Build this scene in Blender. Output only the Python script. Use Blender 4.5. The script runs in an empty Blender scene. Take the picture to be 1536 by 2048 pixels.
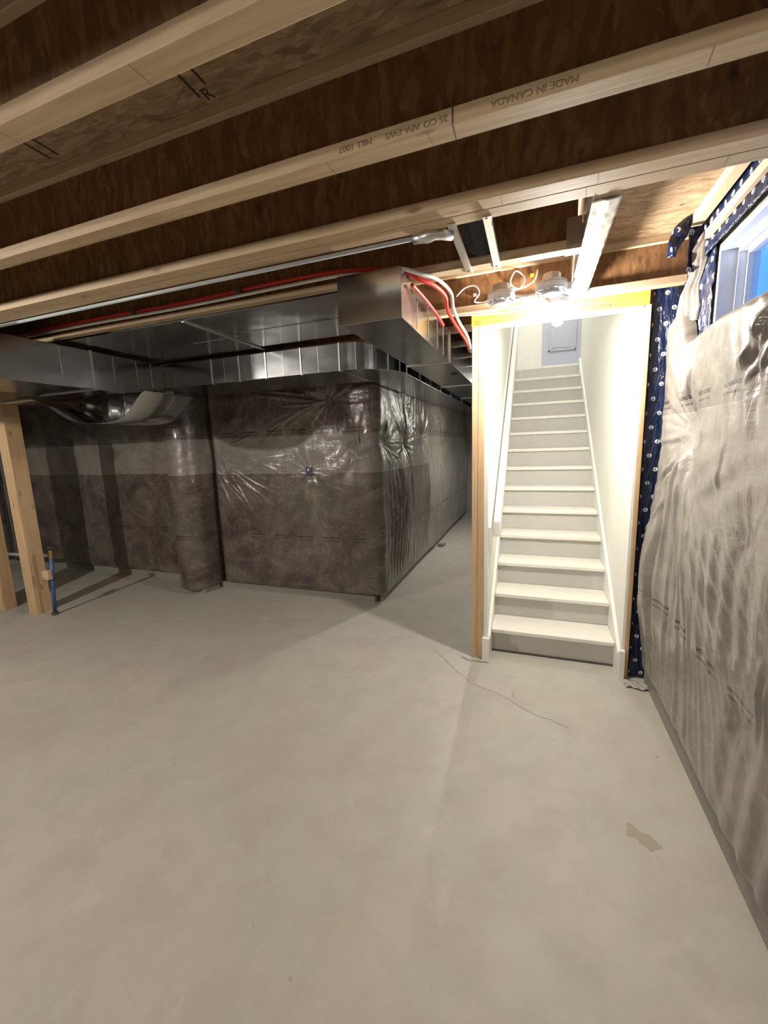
import bpy, math, random
import numpy as np
from math import sin, cos, pi, radians
from mathutils import Vector, Matrix
random.seed(7)
S = bpy.context.scene
COL = S.collection
# ---------------------------------------------------------------- camera
yaw, pit, rol, FPX = -0.351067, -0.160065, -0.033497, 817.49
cam_d = bpy.data.cameras.new('camera'); cam = bpy.data.objects.new('camera', cam_d); COL.objects.link(cam)
f = Vector((sin(yaw)*cos(pit), cos(yaw)*cos(pit), sin(pit)))
r0 = Vector((cos(yaw), -sin(yaw), 0)); u0 = r0.cross(f)
r = cos(rol)*r0 + sin(rol)*u0; u = -sin(rol)*r0 + cos(rol)*u0
m = Matrix((r, u, -f)).transposed().to_4x4(); m.translation = Vector((0, 0, 1.6))
cam.matrix_world = m
cam_d.sensor_fit = 'VERTICAL'; cam_d.sensor_height = 36; cam_d.lens = FPX/2048*36
cam_d.clip_start = .02; cam_d.clip_end = 200
S.camera = cam
# ---------------------------------------------------------------- world (evening blue sky, seen through the small window)
w = bpy.data.worlds.new('sky'); S.world = w; w.use_nodes = True
bg = w.node_tree.nodes['Background']; bg.inputs[0].default_value = (.035, .33, .95, 1); bg.inputs[1].default_value = 1.6
S.view_settings.view_transform = 'Standard'; S.view_settings.look = 'None'; S.view_settings.gamma = 1
S.view_settings.use_curve_mapping = False
S.view_settings.exposure = 0.0
# lamps of the house and one added fill: position, strength of the glowing bulb, colour
LAMPS = [
 ('door', (.113, 2.655, 2.272), 2700, (1, .95, .87)),
 ('room', (-4.0, -0.30, 2.27), 5200, (1, .95, .87)),
 ('hall', (-1.0, -1.6, 2.27), 1300, (1, .95, .87)),  # added fill light for the near floor and duct end
 ('corridor', (-.50, 6.0, 2.27), 2900, (1, .97, .92)),
 ('upper', (.15, 6.2, 4.86), 2300, (1, .98, .95)),
]
# ---------------------------------------------------------------- helpers
class MB:
    def __init__(s): s.v = []; s.f = []; s.smooth = False
    def add(s, vs, fs):
        o = len(s.v); s.v += [tuple(p) for p in vs]; s.f += [tuple(i+o for i in q) for q in fs]; return s
    def box(s, x0, x1, y0, y1, z0, z1, M=None):
        vs = [Vector((x, y, z)) for x in (x0, x1) for y in (y0, y1) for z in (z0, z1)]
        if M is not None: vs = [M @ p for p in vs]
        return s.add(vs, [(0, 1, 3, 2), (4, 6, 7, 5), (0, 4, 5, 1), (2, 3, 7, 6), (0, 2, 6, 4), (1, 5, 7, 3)])
    def prism(s, pts, a0, a1, axis='x'):
        n = len(pts)
        def P(p, a): return (a, p[0], p[1]) if axis == 'x' else ((p[0], a, p[1]) if axis == 'y' else (p[0], p[1], a))
        vs = [P(p, a0) for p in pts]+[P(p, a1) for p in pts]
        fs = [tuple(range(n))[::-1], tuple(range(n, 2*n))]+[(i, (i+1) % n, n+(i+1) % n, n+i) for i in range(n)]
        return s.add(vs, fs)
    def tube(s, pts, rad, seg=8, caps=True):
        pts = [Vector(p) for p in pts]; n = len(pts)
        rad = rad if isinstance(rad, (list, tuple)) else [rad]*n
        vs = []; up = Vector((0, 0, 1)); prev = None
        for i, p in enumerate(pts):
            t = (pts[min(i+1, n-1)]-pts[max(i-1, 0)]).normalized()
            if prev is None:
                a = up if abs(t.z) < .9 else Vector((1, 0, 0)); nrm = (a-t*a.dot(t)).normalized()
            else: nrm = (prev-t*prev.dot(t)).normalized()
            prev = nrm; b = t.cross(nrm)
            for k in range(seg):
                an = 2*pi*k/seg; vs.append(p+rad[i]*(cos(an)*nrm+sin(an)*b))
        fs = [(i*seg+k, i*seg+(k+1) % seg, (i+1)*seg+(k+1) % seg, (i+1)*seg+k) for i in range(n-1) for k in range(seg)]
        if caps: fs += [tuple(range(seg))[::-1], tuple(range((n-1)*seg, n*seg))]
        return s.add(vs, fs)
    def lathe(s, c, prof, seg=24):
        vs = [(c[0]+rr*cos(2*pi*k/seg), c[1]+rr*sin(2*pi*k/seg), c[2]+z) for rr, z in prof for k in range(seg)]
        n = len(prof)
        fs = [(i*seg+k, i*seg+(k+1) % seg, (i+1)*seg+(k+1) % seg, (i+1)*seg+k) for i in range(n-1) for k in range(seg)]
        fs += [tuple(range(seg))[::-1], tuple(range((n-1)*seg, n*seg))]
        return s.add(vs, fs)
    def build(s, name, mat, parent=None, smooth=False, bevel=0, recalc=True):
        me = bpy.data.meshes.new(name); me.from_pydata(s.v, [], s.f); me.validate()
        if recalc:
            import bmesh
            b = bmesh.new(); b.from_mesh(me); bmesh.ops.recalc_face_normals(b, faces=b.faces); b.to_mesh(me); b.free()
        me.update()
        uv = me.uv_layers.new(name='UVMap')
        for p in me.polygons:
            n = p.normal; a = max(range(3), key=lambda i: abs(n[i]))
            for li in p.loop_indices:
                co = me.vertices[me.loops[li].vertex_index].co
                uv.data[li].uv = (co.y, co.z) if a == 0 else ((co.x, co.z) if a == 1 else (co.x, co.y))
            p.use_smooth = smooth
        me.materials.append(mat)
        o = bpy.data.objects.new(name, me); COL.objects.link(o)
        if parent: o.parent = parent
        if bevel:
            md = o.modifiers.new('bevel', 'BEVEL'); md.width = bevel; md.segments = 2; md.limit_method = 'ANGLE'
        return o
def tag(o, label, cat, group=None, kind=None):
    o['label'] = label; o['category'] = cat
    if group: o['group'] = group
    if kind: o['kind'] = kind
    return o
def thing(name, label, cat, loc, group=None):
    o = bpy.data.objects.new(name, None); COL.objects.link(o); o.empty_display_size = .05
    o['_base'] = list(loc); o.location = loc
    return tag(o, label, cat, group)
def kid(mb, name, mat, par, **k):        # geometry given in world coordinates, stored relative to the thing
    L = par.matrix_basis.translation if par.parent is None else Vector((0, 0, 0))
    if par.type == 'EMPTY' and par.parent is None: mb.v = [(p[0]-L[0], p[1]-L[1], p[2]-L[2]) for p in mb.v]
    elif par.get('_rel'): b = par['_rel']; mb.v = [(p[0]-b[0], p[1]-b[1], p[2]-b[2]) for p in mb.v]
    o = mb.build(name, mat, par, **k)
    if par.type == 'EMPTY': o['_rel'] = list(L)
    elif par.get('_rel'): o['_rel'] = list(par['_rel'])
    return o
def struct(name, mb, mat, label, **k):
    o = mb.build(name, mat, **k); o['kind'] = 'structure'; o['label'] = label; return o
def B(*a): return MB().box(*a)
# ---------------------------------------------------------------- materials
def newmat(name):
    mt = bpy.data.materials.new(name); mt.use_nodes = True; nt = mt.node_tree
    return mt, nt, nt.nodes['Principled BSDF']
class N:
    def __init__(s, nt): s.nt = nt
    def n(s, t, **k):
        nd = s.nt.nodes.new(t)
        for a, v in k.items():
            if a.startswith('i_'):
                key = a[2:]; key = int(key) if key.isdigit() else key.replace('_', ' ')
                nd.inputs[key].default_value = v
            else: setattr(nd, a, v)
        return nd
    def l(s, a, b): s.nt.links.new(a, b); return b
    def math(s, op, a, b=None, c=None):
        nd = s.nt.nodes.new('ShaderNodeMath'); nd.operation = op
        for i, v in enumerate((a, b, c)):
            if v is None: continue
            if isinstance(v, (int, float)): nd.inputs[i].default_value = v
            else: s.nt.links.new(v, nd.inputs[i])
        return nd.outputs[0]
    def mix(s, fac, a, b):
        nd = s.nt.nodes.new('ShaderNodeMix'); nd.data_type = 'RGBA'
        for sock, v in ((nd.inputs[0], fac), (nd.inputs[6], a), (nd.inputs[7], b)):
            if isinstance(v, (int, float, tuple)): sock.default_value = (v+(1,) if isinstance(v, tuple) and len(v) == 3 else v)
            else: s.nt.links.new(v, sock)
        return nd.outputs[2]
    def ramp(s, fac, stops):
        nd = s.nt.nodes.new('ShaderNodeValToRGB'); e = nd.color_ramp.elements
        while len(e) < len(stops): e.new(.5)
        for q, (p, c) in zip(e, stops): q.position = p; q.color = (*c, 1) if len(c) == 3 else c
        s.nt.links.new(fac, nd.inputs[0]); return nd.outputs[0]
    def coord(s, which='Object', scale=(1, 1, 1), rot=(0, 0, 0), loc=(0, 0, 0)):
        tc = s.nt.nodes.new('ShaderNodeTexCoord'); mp = s.nt.nodes.new('ShaderNodeMapping')
        mp.inputs['Scale'].default_value = scale; mp.inputs['Rotation'].default_value = rot; mp.inputs['Location'].default_value = loc
        s.nt.links.new(tc.outputs[which], mp.inputs[0]); return mp.outputs[0]
    def noise(s, vec, scale, detail=4, rough=.55, dist=0):
        nd = s.nt.nodes.new('ShaderNodeTexNoise'); nd.inputs['Scale'].default_value = scale; nd.inputs['Detail'].default_value = detail
        nd.inputs['Roughness'].default_value = rough; nd.inputs['Distortion'].default_value = dist
        s.nt.links.new(vec, nd.inputs['Vector']); return nd.outputs['Fac']
    def bump(s, h, strength, dist, bsdf, sock='Normal'):
        nd = s.nt.nodes.new('ShaderNodeBump'); nd.inputs['Strength'].default_value = strength; nd.inputs['Distance'].default_value = dist
        s.nt.links.new(h, nd.inputs['Height']); s.nt.links.new(nd.outputs[0], bsdf.inputs[sock])
def m_plain(name, col, rough=.5, metal=0, **k):
    mt, nt, b = newmat(name); g = N(nt)
    b.inputs['Roughness'].default_value = rough; b.inputs['Metallic'].default_value = metal
    c = g.coord('Object'); nz = g.noise(c, 14, 3)
    a = tuple(x*.93 for x in col); d = tuple(min(1, x*1.05) for x in col)
    g.l(g.mix(nz, a, d), b.inputs['Base Color'])
    for q, v in k.items(): b.inputs[q.replace('_', ' ')].default_value = v
    return mt
def m_lumber(name, c1, c2, axis=0, knots=True):
    mt, nt, b = newmat(name); g = N(nt)
    sc = [14, 14, 14]; sc[axis] = .9
    c = g.coord('Object', tuple(sc)); gr = g.noise(c, 3.2, 6, .6, .6)
    sc2 = [1, 1, 1]; big = g.noise(g.coord('Object'), 1.7, 2)
    col = g.ramp(gr, [(.25, c2), (.62, c1)])
    col = g.mix(g.math('MULTIPLY', big, .45), col, tuple(x*.72 for x in c1))
    ks = [9, 9, 9]; ks[axis] = 3.2
    vo = g.n('ShaderNodeTexVoronoi', i_Scale=1.0); g.l(g.coord('Object', tuple(ks)), vo.inputs['Vector'])
    k = g.ramp(vo.outputs['Distance'], [(.05, (1, 1, 1)), (.13, (0, 0, 0))])
    col = g.mix(g.math('MULTIPLY', k, .65), col, (c2[0]*.38, c2[1]*.27, c2[2]*.22))
    g.l(col, b.inputs['Base Color']); b.inputs['Roughness'].default_value = .65
    g.bump(gr, .25, .002, b); return mt
def m_osb(name, dark, mid, light, ver=True):
    mt, nt, b = newmat(name); g = N(nt)
    warp = g.n('ShaderNodeTexNoise', i_Scale=5.0, i_Detail=3.0)
    co = g.coord('Object'); g.l(co, warp.inputs['Vector'])
    add = g.n('ShaderNodeVectorMath', operation='MULTIPLY_ADD'); g.l(warp.outputs['Color'], add.inputs[0]); add.inputs[1].default_value = (.1, .1, .1); g.l(co, add.inputs[2])
    def flakes(rot, scl):
        mp = g.n('ShaderNodeMapping'); mp.inputs['Rotation'].default_value = rot; mp.inputs['Scale'].default_value = scl
        g.l(add.outputs[0], mp.inputs[0]); v = g.n('ShaderNodeTexVoronoi', i_Scale=1.0); g.l(mp.outputs[0], v.inputs['Vector'])
        sp = g.n('ShaderNodeSeparateColor'); g.l(v.outputs['Color'], sp.inputs[0]); return sp.outputs[0], v.outputs['Distance']
    if ver: a, da = flakes((0, .25, 0), (60, 60, 13)); c, dc = flakes((0, -.7, 0), (42, 42, 12))
    else: a, da = flakes((0, 0, .35), (16, 75, 40)); c, dc = flakes((0, 0, 1.0), (18, 70, 30))
    mixv = g.math('ADD', g.math('MULTIPLY', a, .5), g.math('MULTIPLY', c, .5))
    nz = g.noise(co, 3, 4)
    mixv = g.math('ADD', g.math('MULTIPLY', mixv, .75), g.math('MULTIPLY', nz, .3))
    col = g.ramp(mixv, [(.15, dark), (.5, mid), (.9, light)])
    vo = g.n('ShaderNodeTexVoronoi', i_Scale=1.0); g.l(g.coord('Object', (7, 7, 4)), vo.inputs['Vector'])
    k = g.ramp(vo.outputs['Distance'], [(.03, (1, 1, 1)), (.12, (0, 0, 0))])
    col = g.mix(g.math('MULTIPLY', k, .8), col, tuple(x*.25 for x in dark))
    g.l(col, b.inputs['Base Color']); b.inputs['Roughness'].default_value = .72
    g.bump(mixv, .35, .003, b); return mt
def m_metal(name, base=.62, rough=.28, streak=(1, 1, 14), amt=.12):
    mt, nt, b = newmat(name); g = N(nt); b.inputs['Metallic'].default_value = 1
    nz = g.noise(g.coord('Object', streak), 2.5, 5, .6)
    g.l(g.mix(nz, (base*.8, base*.8, base*.8), (base*1.1, base*1.1, base*1.09)), b.inputs['Base Color'])
    g.l(g.math('ADD', g.math('MULTIPLY', nz, amt), rough-amt/2), b.inputs['Roughness'])
    w = g.noise(g.coord('Object'), 2.2, 2, .4); g.bump(w, .35, .03, b); return mt
M = {}
M['flange'] = m_lumber('spruce lumber', (.60, .45, .29), (.42, .28, .16), 0)
M['post'] = m_lumber('post lumber', (.62, .43, .25), (.46, .28, .14), 2)
M['beamy'] = m_lumber('lumber along y', (.66, .52, .36), (.5, .36, .22), 1)
M['web'] = m_osb('osb web', (.115, .048, .014), (.175, .080, .026), (.26, .138, .052))
M['sub'] = m_osb('osb subfloor', (.19, .12, .062), (.31, .205, .115), (.46, .33, .20), ver=False)
M['metal'] = m_metal('galvanised sheet', .42, .19, (1.5, 1.5, 5), .08)
M['metal_s'] = m_metal('galvanised strap', .7, .32, (1, 1, 1))
M['white'] = m_plain('white drywall', (.80, .80, .74), .75)
M['wtrim'] = m_plain('white painted wood', (.82, .81, .76), .42)
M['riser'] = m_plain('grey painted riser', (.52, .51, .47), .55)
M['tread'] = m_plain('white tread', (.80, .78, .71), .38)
M['pvc'] = m_plain('daylight tinted white pvc', (.64, .69, .80), .3)  # blue of the daylight put into the white base colour
M['wplas'] = m_plain('white plastic', (.55, .56, .60), .35)
M['red'] = m_plain('red pex', (.62, .03, .02), .3)
M['wpex'] = m_plain('white pex', (.72, .70, .68), .3)
M['grey'] = m_plain('grey pipe', (.42, .45, .45), .35)
M['bpipe'] = m_plain('blue pipe', (.05, .10, .25), .4)
M['black'] = m_plain('black duct', (.035, .038, .042), .4)
M['ink'] = m_plain('printing ink', (.05, .03, .02), .8)
M['ink2'] = m_plain('faded ink', (.25, .17, .11), .8)
M['conc_d'] = m_plain('concrete footing', (.25, .24, .21), .85)
M['brass'] = m_plain('brass', (.5, .33, .12), .35, 1)
M['iron'] = m_plain('dark iron', (.06, .06, .06), .5)
M['door'] = m_plain('lilac grey door', (.48, .48, .58), .5)
M['navy'] = m_plain('navy film', (.01, .018, .08), .3)
M['yellow'] = m_plain('yellow sticker', (.8, .6, .05), .5)
def mk_floor():
    mt, nt, b = newmat('concrete floor'); g = N(nt); co = g.coord('Object')
    n1 = g.noise(co, .9, 4, .6, .3); n2 = g.noise(co, 5, 6, .65, .2); n3 = g.noise(co, 60, 3)
    col = g.ramp(n1, [(.3, (.46, .385, .345)), (.5, (.45, .445, .38)), (.7, (.53, .455, .41))])
    col = g.mix(g.ramp(n2, [(.42, (0, 0, 0)), (.7, (.5, .5, .5))]), col, (.36, .335, .29))
    w = g.ramp(g.noise(co, 2.6, 5, .7, 1.0), [(.60, (0, 0, 0)), (.72, (.35, .35, .35))])
    col = g.mix(w, col, (.62, .57, .50))
    sp = g.ramp(g.noise(g.coord('Object', loc=(3, 1, 0)), 16, 2), [(.74, (0, 0, 0)), (.78, (.6, .6, .6))])
    col = g.mix(sp, col, (.27, .25, .21))
    col = g.mix(g.math('MULTIPLY', n3, .15), col, (.3, .27, .23))
    g.l(col, b.inputs['Base Color']); g.l(g.math('ADD', g.math('MULTIPLY', n2, .25), .42), b.inputs['Roughness'])
    b.inputs['Specular IOR Level'].default_value = .35
    g.bump(n2, .12, .01, b); return mt
M['floor'] = mk_floor()
M['stain'] = m_plain('dried stain', (.33, .285, .215), .5)
M['crackm'] = m_plain('dark crack', (.22, .19, .15), .9)  # dark line colour of the floor cracks
def mk_poly():
    mt, nt, b = newmat('poly covered insulation'); g = N(nt)
    uvn = g.n('ShaderNodeUVMap', uv_map='UVMap'); sep = g.n('ShaderNodeSeparateXYZ'); g.l(uvn.outputs[0], sep.inputs[0])
    s, z = sep.outputs[0], sep.outputs[1]
    n1 = g.noise(uvn.outputs[0], 3.2, 5, .6, .8); n2 = g.noise(uvn.outputs[0], 8, 7, .68, 1.8); n3 = g.noise(uvn.outputs[0], 1.1, 2)
    col = g.ramp(n1, [(.3, (.040, .026, .026)), (.5, (.068, .045, .038)), (.7, (.115, .080, .056))])
    col = g.mix(g.ramp(n3, [(.4, (0, 0, 0)), (.6, (.55, .55, .55))]), col, (.075, .072, .05))
    col = g.mix(g.ramp(n2, [(.50, (0, 0, 0)), (.72, (.6, .6, .6))]), col, (.22, .17, .125))
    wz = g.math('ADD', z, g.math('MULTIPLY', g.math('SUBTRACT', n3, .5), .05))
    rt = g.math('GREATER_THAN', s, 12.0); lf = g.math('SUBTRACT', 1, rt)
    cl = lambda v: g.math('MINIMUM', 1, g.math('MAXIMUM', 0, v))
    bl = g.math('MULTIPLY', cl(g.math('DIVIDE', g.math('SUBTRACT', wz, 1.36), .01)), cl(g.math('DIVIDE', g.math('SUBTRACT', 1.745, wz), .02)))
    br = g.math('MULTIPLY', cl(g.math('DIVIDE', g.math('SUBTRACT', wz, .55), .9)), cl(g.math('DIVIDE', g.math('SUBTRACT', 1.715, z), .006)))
    band = g.math('ADD', g.math('MULTIPLY', bl, lf), g.math('MULTIPLY', g.math('ADD', g.math('MULTIPLY', br, .9), .95), rt))  # right wall film painted paler for lamp glare on top of its dust
    veil_glare = g.math('ADD', g.math('MULTIPLY', band, .18), .03)
    veil_glare = g.math('ADD', veil_glare, g.math('MULTIPLY', g.math('SUBTRACT', n1, .5), .25))
    col = g.mix(veil_glare, col, (.60, .57, .52))
    # seam edge line of the film overlap
    edge = g.math('ADD', g.math('MULTIPLY', lf, g.math('LESS_THAN', g.math('ABSOLUTE', g.math('SUBTRACT', wz, 1.36)), .004)), g.math('MULTIPLY', rt, g.math('LESS_THAN', g.math('ABSOLUTE', g.math('SUBTRACT', z, 1.715)), .003)))
    col = g.mix(g.math('MULTIPLY', edge, .3), col, (.6, .58, .52))
    # printed legend: two dashes of small lettering, repeated along the film
    def legend(z0, op):
        u_ = g.math('FRACT', g.math('DIVIDE', s, .30)); blk = g.math('LESS_THAN', u_, .60)
        zz = g.math('SUBTRACT', z, z0)
        l1 = g.math('LESS_THAN', g.math('ABSOLUTE', g.math('SUBTRACT', zz, .014)), .0085)
        l2 = g.math('LESS_THAN', g.math('ABSOLUTE', g.math('ADD', zz, .018)), .0055)
        hollow = g.math('GREATER_THAN', g.math('ABSOLUTE', g.math('SUBTRACT', zz, .014)), .0028)
        lett = g.math('GREATER_THAN', g.noise(g.coord('UV', (130, 60, 1)), 1, 1), .42)
        ln = g.math('MAXIMUM', g.math('MULTIPLY', l1, g.math('MAXIMUM', hollow, lett)), g.math('MULTIPLY', l2, lett))
        return g.math('MULTIPLY', g.math('MULTIPLY', ln, blk), op)
    ink = g.math('MAXIMUM', legend(.665, .8), legend(1.775, .8))
    col = g.mix(ink, col, (.02, .018, .018))
    g.l(col, b.inputs['Base Color']); b.inputs['Roughness'].default_value = .42
    b.inputs['Specular IOR Level'].default_value = .2
    b.inputs['Coat Weight'].default_value = .85; b.inputs['Coat Roughness'].default_value = .06; b.inputs['Coat IOR'].default_value = 1.65
    b.inputs['Sheen Weight'].default_value = .05; b.inputs['Sheen Roughness'].default_value = .5
    wr = g.noise(g.coord('UV', (26, 3.2, 1), (0, 0, .3)), 1, 4, .6, .6); wr2 = g.noise(g.coord('UV', (6, 22, 1), (0, 0, .6)), 1, 4, .6, .8)
    h = g.math('ADD', g.math('MULTIPLY', wr, .6), g.math('MULTIPLY', wr2, .5))
    g.bump(h, .4, .010, b); g.bump(h, .45, .02, b, 'Coat Normal'); return mt
M['poly'] = mk_poly()
def mk_wrap():
    mt, nt, b = newmat('navy house wrap'); g = N(nt)
    uvn = g.n('ShaderNodeUVMap', uv_map='UVMap'); sep = g.n('ShaderNodeSeparateXYZ'); g.l(uvn.outputs[0], sep.inputs[0])
    P, Q = .075, .085
    row = g.math('FLOOR', g.math('DIVIDE', sep.outputs[1], Q)); odd = g.math('MULTIPLY', g.math('MODULO', g.math('ABSOLUTE', row), 2), P*.5)
    x = g.math('SUBTRACT', g.math('PINGPONG', g.math('ADD', sep.outputs[0], odd), P/2), P*.25)
    fx = g.math('MULTIPLY', g.math('SUBTRACT', g.math('FRACT', g.math('DIVIDE', g.math('ADD', sep.outputs[0], odd), P)), .5), P)
    fy = g.math('MULTIPLY', g.math('SUBTRACT', g.math('FRACT', g.math('DIVIDE', sep.outputs[1], Q)), .5), Q)
    d = g.math('SQRT', g.math('ADD', g.math('MULTIPLY', fx, fx), g.math('MULTIPLY', fy, fy)))
    disc = g.math('LESS_THAN', d, .0125); ring = g.math('GREATER_THAN', d, .0100)
    bars = g.math('MAXIMUM', g.math('LESS_THAN', g.math('ABSOLUTE', g.math('ADD', fy, .004)), .0015), g.math('LESS_THAN', g.math('ABSOLUTE', g.math('SUBTRACT', fx, .001)), .0016))
    inner = g.math('MAXIMUM', ring, g.math('SUBTRACT', 1, bars))
    lg = g.math('MULTIPLY', disc, inner)
    n = g.noise(g.coord('Object'), 5, 3)
    base = g.mix(n, (.004, .008, .030), (.007, .017, .062))
    g.l(g.mix(lg, base, (.62, .66, .72)), b.inputs['Base Color']); b.inputs['Roughness'].default_value = .28
    wr = g.noise(g.coord('Object', (9, 9, 2.5)), 3, 4, .6, .8); g.bump(wr, .8, .03, b); return mt
M['wrap'] = mk_wrap()
def mk_lvl():
    mt, nt, b = newmat('laminated veneer lumber'); g = N(nt)
    gr = g.noise(g.coord('Object', (1.2, 10, 16)), 3, 5, .6, .5)
    g.l(g.ramp(gr, [(.3, (.50, .25, .02)), (.6, (.72, .42, .05))]), b.inputs['Base Color']); b.inputs['Roughness'].default_value = .5; return mt
M['lvl'] = mk_lvl()
def mk_glass():
    mt, nt, b = newmat('window glass'); b.inputs['Transmission Weight'].default_value = 1; b.inputs['Roughness'].default_value = 0
    b.inputs['IOR'].default_value = 1.45; b.inputs['Base Color'].default_value = (.9, .97, 1, 1); return mt
M['glass'] = mk_glass()
def mk_bulb(i, strength, col):
    mt, nt, b = newmat('glowing bulb %d' % i); b.inputs['Emission Color'].default_value = (*col, 1); b.inputs['Emission Strength'].default_value = strength
    b.inputs['Base Color'].default_value = (.9, .9, .85, 1); return mt
# ---------------------------------------------------------------- dimensions
ZJ, ZS = 2.40, 2.65           # underside of joists, underside of subfloor
XR = .79                      # right foundation wall
XL, YB, YF = -7.5, -3.0, 9.35
SX0, SX1 = -.29, .59          # stair between walls
RISE, RUN, Y1 = .1895, .266, 3.045
NR = 14; YT = Y1+.03+RUN*(NR-1); ZT = RISE*NR
# ---------------------------------------------------------------- room shell
struct('floor', B(XL, XR+.2, YB, YF, -.12, 0), M['floor'], 'bare beige concrete basement floor')
c = MB(); c.box(XL, XR+.2, YB, 2.97, ZS, ZS+.02); c.box(XL, -.40, 2.97, YF, ZS, ZS+.02)
struct('ceiling', c, M['sub'], 'underside of strand board subfloor above the joists')
struct('wall_left', B(XL-.15, XL, YB, YF, 0, 2.66), M['conc_d'], 'concrete foundation wall at far left')
struct('wall_rear', B(XL, XR+.2, YB-.15, YB, 0, 2.66), M['conc_d'], 'concrete wall behind the viewer')
struct('wall_back', B(XL, -1.46, 3.87, 4.02, 0, 2.64), M['conc_d'], 'concrete foundation wall behind insulation at the back left')
struct('wall_corridor', B(-1.61, -1.46, 4.02, YF, 0, 2.64), M['conc_d'], 'concrete wall behind insulation along the corridor')
struct('wall_corridor_end', B(-1.61, -.40, YF, YF+.15, 0, 2.64), M['conc_d'], 'far end wall of the corridor')
# right wall with the window opening  y WY0..WY1, z WZ0..WZ1
WY0, WY1, WZ0, WZ1 = 1.25, 2.46, 2.00, 2.445
c = MB(); c.box(XR, XR+.07, YB, WY0, 0, 2.66); c.box(XR, XR+.07, WY1, YT+1.6, 0, 2.66); c.box(XR, XR+.07, WY0, WY1, 0, WZ0); c.box(XR, XR+.07, WY0, WY1, WZ1, 2.66); c.box(SX1+.018, XR+.2, 2.98, YT-.031, 0, 5)
struct('wall_right', c, M['conc_d'], 'concrete foundation wall on the right with window opening')
# stair enclosure
XU = 2.2
c = MB(); c.box(SX0-.03, SX0, 2.935, YT, .0, 5.0); c.box(SX0-.11, SX0-.031, 3.03, YF, 0, 2.64)
struct('wall_stair_left', c, M['white'], 'white drywall on the left side of the staircase')
struct('wall_stair_right', B(SX1, SX1+.016, 2.935, YT, 0, 5.0), M['white'], 'white drywall on the right side of the staircase')
c = MB(); c.box(-1.3, XU, YT+.95, YT+1.05, ZT, 5.0); c.box(-1.4, -1.3, YT, YT+1.05, ZT, 5.0); c.box(XU, XU+.1, YT, YT+1.05, ZT, 5)
c.box(-1.4, SX0-.031, YT-.03, YT, ZT, 5.0); c.box(SX1+.017, XU+.1, YT-.03, YT, ZT, 5)
struct('wall_upper', c, M['white'], 'white walls of the hall at the top of the stairs')
struct('wall_upper_front', B(SX0-.03, SX1+.016, 2.90, 2.93, 2.68, 5.0), M['white'], 'wall above the stair doorway on the upper storey')
struct('ceiling_upper', B(-1.4, XU+.1, 2.9, YT+1.05, 5.0, 5.05), M['white'], 'white ceiling over the stairwell')
struct('floor_upper', B(-1.4, XU+.1, YT+.0, YT+1.05, ZT-.03, ZT), M['tread'], 'upper hall floor at stair top')
# door casing trims at the top
struct('trim_1', B(SX0, SX0+.06, YT+.93, YT+.95, ZT, 4.75), M['wtrim'], 'white casing at left of upper hall')
struct('trim_2', B(.69, .76, YT+.925, YT+.95, ZT, 4.75), M['wtrim'], 'white casing on the right of upper hall door')
d = struct('door_1', B(.10, .69, YT+.915, YT+.948, ZT+.005, 4.7), M['door'], 'lilac grey panel door at the top of the stairs')
for z0, z1 in ((ZT+.36, ZT+.96), (ZT+1.1, ZT+1.9)):
    pm = MB(); x0, x1, y = .19, .60, YT+.915
    for a in (( x0, x1, z0, z0+.02), (x0, x1, z1-.02, z1), (x0, x0+.02, z0, z1), (x1-.02, x1, z0, z1)): pm.box(a[0], a[1], y-.02, y, a[2], a[3])
    pm.box(x0+.05, x1-.05, y-.008, y, z0+.05, z1-.05)
    pm.build('panel', M['door'], d)
for z0 in (ZT+.2, ZT+1.0): MB().box(.682, .70, YT+.90, YT+.915, z0, z0+.09).build('hinge', M['iron'], d)
# ---------------------------------------------------------------- window
# jamb extension box, frame, glass
wn = MB(); x0, x1 = XR-.005, XR+.13
wn.box(x0, x1, WY1-.02, WY1, WZ0, WZ1); wn.box(x0, x1, WY0, WY1-.02, WZ1-.02, WZ1); wn.box(x0, x1, WY0, WY0+.02, WZ0, WZ1-.02); wn.box(x0, x1, WY0+.02, WY1-.02, WZ0, WZ0+.02)
win = struct('window_1', wn, M['pvc'], 'white framed basement window high on the right wall')
def ring(y0, y1, z0, z1, t, xa, xb):
    q = MB(); q.box(xa, xb, y0, y0+t, z0, z1); q.box(xa, xb, y1-t, y1, z0, z1); q.box(xa, xb, y0+t, y1-t, z0, z0+t); q.box(xa, xb, y0+t, y1-t, z1-t, z1); return q
ring(WY0+.02, WY1-.02, WZ0+.02, WZ1-.02, .022, XR+.055, XR+.14).build('window_frame', M['pvc'], win)
ring(WY0+.042, WY1-.042, WZ0+.042, WZ1-.042, .016, XR+.085, XR+.13).build('sash', M['pvc'], win)
B(XR+.105, XR+.111, WY0+.055, WY1-.055, WZ0+.055, WZ1-.055).build('pane', M['glass'], win)
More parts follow.
